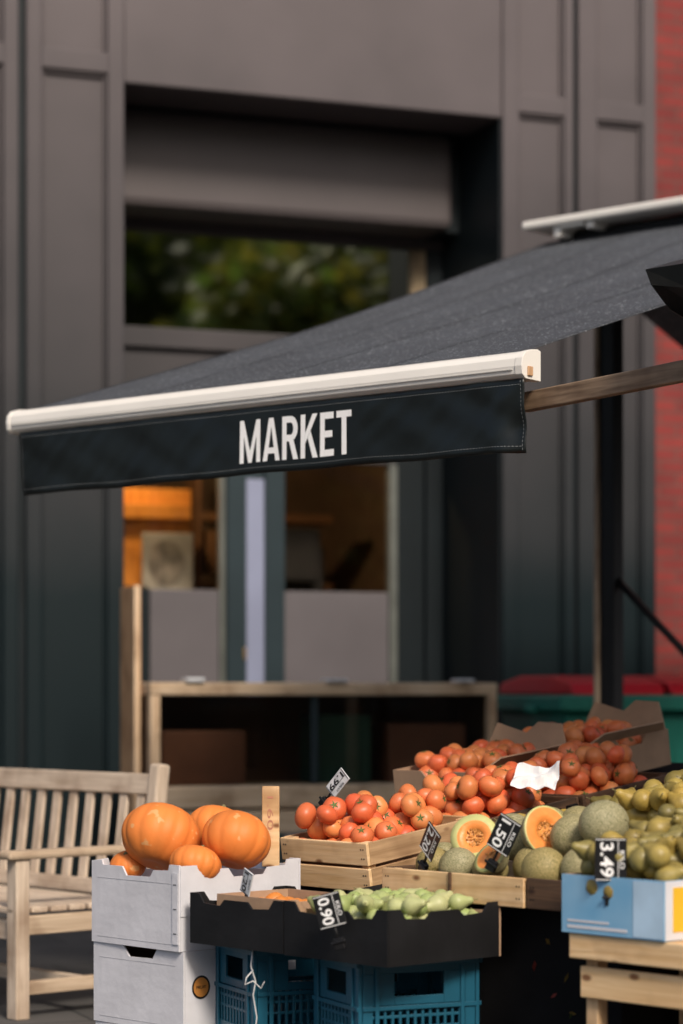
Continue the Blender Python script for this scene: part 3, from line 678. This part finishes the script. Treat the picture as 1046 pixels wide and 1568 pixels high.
cb=group('crate_batten',S(-.463,.41,.622)); boxes('batten',[(.272,.284,-.006,-.001,.0,.082)],CRATED,cb,.002)
def melon(x,y,z,R,sq=1.08):
    V,F=sphere(40,24,lambda p:(p.x*R,p.y*R,p.z*R*sq)); mobj('netted_melon',V,F,MELON,None,frame(x,y,z,random.uniform(0,360),random.uniform(50,110)),smooth=True)
for a in [(.706,6.5,.845,.065),(.633,6.62,.805,.060),(.545,6.50,.722,.062),(.263,6.85,.712,.05),(.325,6.74,.715,.052),(.41,6.66,.712,.05),(.5,6.78,.783,.060),(.60,6.95,.81,.06),(.42,6.98,.75,.06),(.66,6.78,.77,.06),(.53,6.66,.72,.058),(.645,6.44,.732,.058),(.36,6.95,.72,.055),(.72,6.70,.80,.055),(.30,7.02,.71,.055),(.755,6.6,.76,.06),(.50,7.02,.79,.058),(.68,6.92,.82,.055)]:
    melon(*a)
def halfmelon(x,y,z,R,rz,rx,gw=.85):
    pr=[(.001,-R*1.05,0)]+[(R*sin(t),-R*1.05*cos(t),0) for t in [pi/2*i/10 for i in range(1,10)]]+[(R,0,1),(R*gw,.001,2),(R*.66,.001,2),(R*.46,.0,2),(R*.40,-R*.10,3),(R*.25,-R*.16,3),(.001,-R*.18,3)]
    V,F,I=lathe(pr,36); e=group('halved_melon',frame(x,y,z,rz,rx)); mobj('half',V,F,[MELON,FLESHG,FLESH,SEED],e,smooth=True,idx=I)
    sv,sf=sphere(8,6); Ms=[]
    for i in range(40):
        a=random.uniform(0,6.28); q=random.uniform(0,.38)*R; Ms.append(Matrix.Translation((q*cos(a),q*sin(a)*1.1,-R*.17+q*.25+random.uniform(0,.004)))@Matrix.Rotation(a+random.uniform(-.6,.6),4,'Z')@Matrix.Diagonal((.0050,.0022,.002,1)))
    o=mass('seeds',[(sv,sf,0)],Ms,[(1,1,1)]*len(Ms),[SEED]); o.parent=e
halfmelon(.372,6.78,.795,.068,-15,66,.72); halfmelon(.566,6.66,.818,.072,28,74,.93); halfmelon(.405,6.60,.752,.052,-50,52,.8)
PBx=carton('blue_print_produce_box',S(.367,.263,.591),.341,.50,.147,'plain',CARDBLUE,CARDI)
boxes('side_print',[(.3415,.343,.03,.12,.02,.13),(.3415,.343,.17,.26,.0,.147)],YEL,PBx,0)
boxes('side_white',[(.3412,.3414,.002,.498,.001,.146)],CARDW,PBx,0)
boxes('front_white_print',[(.24,.338,-.0012,-.0006,.004,.143)],mat('pale_blue_print',(.45,.62,.78),.55),PBx,0)
boxes('front_stripes',[(.02,.22,-.0012,-.0006,.012,.02),(.02,.16,-.0012,-.0006,.028,.034)],CARDW,PBx,0)
pp=[(.001,-1.0),(.35,-.95),(.72,-.68),(.92,-.3),(.95,.0),(.84,.35),(.62,.72),(.46,1.05),(.38,1.35),(.24,1.55),(.001,1.6)]
PV,PF,_=lathe([(a,b-.2,0) for a,b in pp],18)
SV,SF,_=lathe([(.05,1.35,0),(.045,1.65,0),(.07,1.85,0),(.001,1.85,0)],6)
def pcol():
    t=random.random(); a=random.uniform(.6,1.05)
    return ((.30+.20*t)*a,(.26+.10*t)*a,.085*a)
def ycol():
    t=random.random(); a=random.uniform(.6,1.1)
    return ((.38+.22*t)*a,(.31+.10*t)*a,.085*a)
P1=heap(S(.367,.263,.60),.01,.33,.01,.49,.105,.031,3,.1,.3,.8,zf=lambda x,y:.30*max(0,y-.12))
P1=[lie(m,.031) for m in P1]
mass('pears',[(PV,PF,0),(SV,SF,1)],P1,[pcol() for _ in P1],[PEARM,STEM])
carton('black_produce_box',S(.06,.80,.72,rx=12),.42,.42,.10,'black',CARDB,CARDB)
P2=heap(S(.06,.80,.72,rx=12),.01,.41,.01,.41,.08,.032,3,.1,.3,.8)
P2=[lie(m,.033) for m in P2]
mass('pears',[(PV,PF,0),(SV,SF,1)],P2,[ycol() for _ in P2],[PEARM,STEM])
carton('black_produce_box',S(-.10,1.25,.80,rx=12),.62,.42,.10,'black',CARDB,CARDB)
P3=heap(S(-.10,1.25,.80,rx=12),.01,.6,.01,.41,.08,.042,3,.1,.3,.8)
P3=[rr(m,.042) for m in P3]
mass('green_fruit',[(TV,TF,0)],P3,[random.choice([(.13,.14,.09),(.3,.28,.12),(.20,.20,.16),(.26,.26,.2)]) for _ in P3],[PEARM])
mass('pears',[(PV,PF,0),(SV,SF,1)],MM,[ycol() for _ in MM],[PEARM,STEM])
prism('display_stand',.365,.9,.80,1.7,.70,.80,CLOTH)
WS=group('crate_table',S(.385,.27,0))
A=[(0,.42,0,.018,.525,.588),(0,.42,.45,.468,.525,.588),(.02,.42,.02,.036,.425,.505)]
boxes('front_boards',A,CRATEX,WS,.003)
boxes('side_boards',[(.401,.419,.019,.449,.525,.588),(.001,.018,.019,.449,.525,.588),(.401,.418,.04,.44,.425,.505)],CRATEY,WS,.003)
boxes('legs',[(.025,.065,.037,.075,.002,.524),(.36,.40,.037,.075,.002,.524),(.025,.065,.40,.44,.002,.524),(.36,.40,.40,.44,.002,.524)],wood('leg_pine',(.78,.55,.32),(.6,.38,.2),'z'),WS,.003)
boxes('top_boards',[(.02,.40,.02+i*.105,.115+i*.105,.572,.5895) for i in range(4)],CRATEX,WS,.002)
# pale green pears in the near black box
HM=[];HC=[]
for m in heap(S(-.412,0,.50),.015,.395,.05,.41,.055,.026,3,.05,.35,.75):
    HM.append(lie(m,.027)); t=random.random(); HC.append((.34+.22*t,.44+.12*t,.14+.14*t))
mass('pears',[(PV,PF,0),(SV,SF,1)],HM,HC,[LEAFY,STEM])
OM=heap(S(-.80,.08,.50),.01,.35,.01,.26,.08,.036,1,.0)
OM=[rr(m,.036) for m in OM]
mass('oranges',[(TV,TF,0)],OM,[(.75,.26,.05)]*len(OM),[TOM])
def bcrate(M,w=.30,d=.40,h=.26):
    e=group('blue_plastic_crate',M); L=[]
    def side(x0,x1,T):
        W=x1-x0; o=[]
        o+=[(x0,x1,0,.012,h-.03,h,T),(x0,x1,0,.012,0,.035,T),(x0,x0+.03,0,.011,.035,h-.03,T),(x1-.03,x1,0,.011,.035,h-.03,T),(x0-.004,x1+.004,-.008,.0,h-.012,h+.002,T),(x0-.002,x1+.002,-.005,-.0,h*.5,h*.5+.012,T)]
        o+=[(x0+.03,x0+W*.28,.001,.009,h*.55,h-.03,T),(x1-W*.28,x1-.03,.001,.009,h*.55,h-.03,T),(x0+W*.28,x1-W*.28,.001,.009,h*.55,h*.64,T)]
        n=int(W/.022)
        for i in range(1,n): o.append((x0+W*i/n-.004,x0+W*i/n+.004,.002,.010,.035,h*.5,T))
        for z in (.075,.105): o.append((x0+.03,x1-.03,.003,.008,z,z+.008,T))
        for q in (.12,.88): o.append((x0+W*q-.006,x0+W*q+.006,-.006,.0,.01,h-.014,T))
        return o
    L+=side(0,w,Matrix()); L+=side(0,w,Matrix.Translation((w,d,0))@Matrix.Rotation(pi,4,'Z'))
    L+=side(.013,d-.013,Matrix.Translation((w,0,0))@Matrix.Rotation(pi/2,4,'Z')); L+=side(.013,d-.013,Matrix.Translation((0,d,0))@Matrix.Rotation(-pi/2,4,'Z'))
    boxes('lattice',L,BLUEP,e,.0015)
    boxes('floor',[(.013,w-.013,.013,d-.013,.004,.01)],BLUEP,e,0); return e
for (x,y) in ((.045,6.40),(-.245,6.72)):
    bcrate(frame(x,y,.225,-66)@Matrix.Translation((-.30,0,0)),d=.36,h=.255); bcrate(frame(x,y,.0,-66)@Matrix.Translation((-.30,0,0)),d=.36,h=.222)
tube('twine',[(-.245,6.70,.50),(-.251,6.695,.44),(-.238,6.695,.40),(-.245,6.70,.36),(-.235,6.70,.30),(-.245,6.70,.2)],.002,STRW)
tube('twine',[(-.245,6.70,.43),(-.263,6.69,.41),(-.268,6.69,.39),(-.245,6.695,.40),(-.223,6.69,.38),(-.213,6.69,.40)],.002,STRW)
def sign(x,y,z,rz,ry,txt,w=.075,h=.105,rx=0,m=SIGNB,mt=WHITEP):
    e=group('price_sign',frame(x,y,z,rz,rx,ry))
    boxes('board',[(-w/2,w/2,0,.004,-h/2,h/2)],m,e,.002)
    b=.0035
    boxes('border',[(-w/2+.003,w/2-.003,-.0008,-.0002,h/2-.003-b*.5,h/2-.003),(-w/2+.003,w/2-.003,-.0008,-.0002,-h/2+.003,-h/2+.003+b*.5),(w/2-.022,w/2-.0205,-.0008,-.0002,-h/2+.006,h/2-.006)],mt,e,0)
    textmesh('price',txt,h*.80,w*.42,mt,e,Matrix.Translation((-w*.12,-.0012,0))@Matrix.Rotation(radians(90),4,'Y'),bold=.02)
    textmesh('unit','KILO',h*.42,w*.14,mt,e,Matrix.Translation((w*.36,-.0012,0))@Matrix.Rotation(radians(90),4,'Y'),bold=.01)
    tube('stem',[(0,.006,-h/2+.01),(0,.01,-h/2-.02),(-.008,.012,-h/2-.045)],.004,BLKM,e)
    boxes('clip',[(-.015,.015,.004,.02,-h/2-.062,-h/2-.03),(-.022,.022,.0,.006,-h/2-.045,-h/2-.037)],BLKM,e,.003)
sign(.672,6.03,.782,-8,0,'3.49',.08,.108)
sign(-.032,6.33,.628,-20,-16,'0.90',.078,.09)
sign(.438,6.52,.815,-35,28,'1.50',.075,.10)
sign(.245,6.72,.785,-60,35,'2.20',.075,.09)
sign(-.268,6.80,.665,-55,20,'1.20',.05,.07,m=CLEARP,mt=SIGNB)
sign(-.013,7.6,.915,-40,45,'1.99',.05,.09,m=CLEARP,mt=SIGNB)
ws=group('wooden_marker_board',frame(-.212,7.2,.72,-10)); boxes('board',[(-.026,.026,0,.014,-.04,.20)],CRATEX,ws,.003)
textmesh('marks','1.60',.10,.018,mat('red_pencil',(.5,.22,.14),.8),ws,Matrix.Translation((0,-.001,.12))@Matrix.Rotation(radians(90),4,'Y'),bold=0)
rnd=random.Random(3); V=[];F=[];C=[]
for i in range(170):
    p=Vector((.66+rnd.gauss(0,.05),6.50+rnd.gauss(0,.05),rnd.uniform(.05,.55))); a=Vector((rnd.gauss(0,1),rnd.gauss(0,1),rnd.gauss(0,1))).normalized(); b=a.orthogonal().normalized(); s=rnd.uniform(.010,.022)
    k=len(V); V+=[p-a*s,p+b*s*.5,p+a*s,p-b*s*.5]; F.append((k,k+1,k+2,k+3)); C+=[rnd.choice([(.06,.09,.02),(.10,.12,.03),(.25,.04,.03),(.3,.2,.05)])]*4
gp=group('hanging_foliage',frame(0,0,0)); mobj('leaves',V,F,LEAF,gp,colors=C); tube('stalk',[(.66,6.5,.0),(.65,6.51,.3),(.67,6.5,.56)],.006,STEM,gp)
# ------------------------------------------------------------------ light
AZ,EL=160,40
w=bpy.data.worlds.new('World'); sc.world=w; w.use_nodes=True
nt=w.node_tree; bg=nt.nodes['Background']; sk=nt.nodes.new('ShaderNodeTexSky'); sk.sky_type='NISHITA'; sk.sun_disc=False
sk.sun_elevation=radians(EL); sk.sun_rotation=radians(AZ); sk.dust_density=4; sk.air_density=1; sk.ozone_density=.6
nt.links.new(sk.outputs[0],bg.inputs[0]); bg.inputs[1].default_value=.13
sd=bpy.data.lights.new('sun','SUN'); sd.energy=3.0; sd.angle=radians(12); sd.color=(1,.89,.77)
so=bpy.data.objects.new('sun',sd); COL.objects.link(so)
d=Vector((sin(radians(AZ))*cos(radians(EL)),cos(radians(AZ))*cos(radians(EL)),sin(radians(EL))))
so.rotation_euler=d.to_track_quat('Z','Y').to_euler(); so.location=(5,-5,12)
# ------------------------------------------------------------------ camera
cd=bpy.data.cameras.new('camera'); co=bpy.data.objects.new('camera',cd); COL.objects.link(co); sc.camera=co
co.location=(0,0,1.2); co.rotation_euler=(radians(90),0,0)
cd.sensor_fit='VERTICAL'; cd.sensor_height=36; cd.lens=84.95; cd.shift_y=276/1568; cd.clip_end=1000; cd.clip_start=.1
cd.dof.use_dof=True; cd.dof.focus_distance=7.3; cd.dof.aperture_fstop=1.8
sc.view_settings.view_transform='Standard'; sc.view_settings.look='None'; sc.view_settings.exposure=0
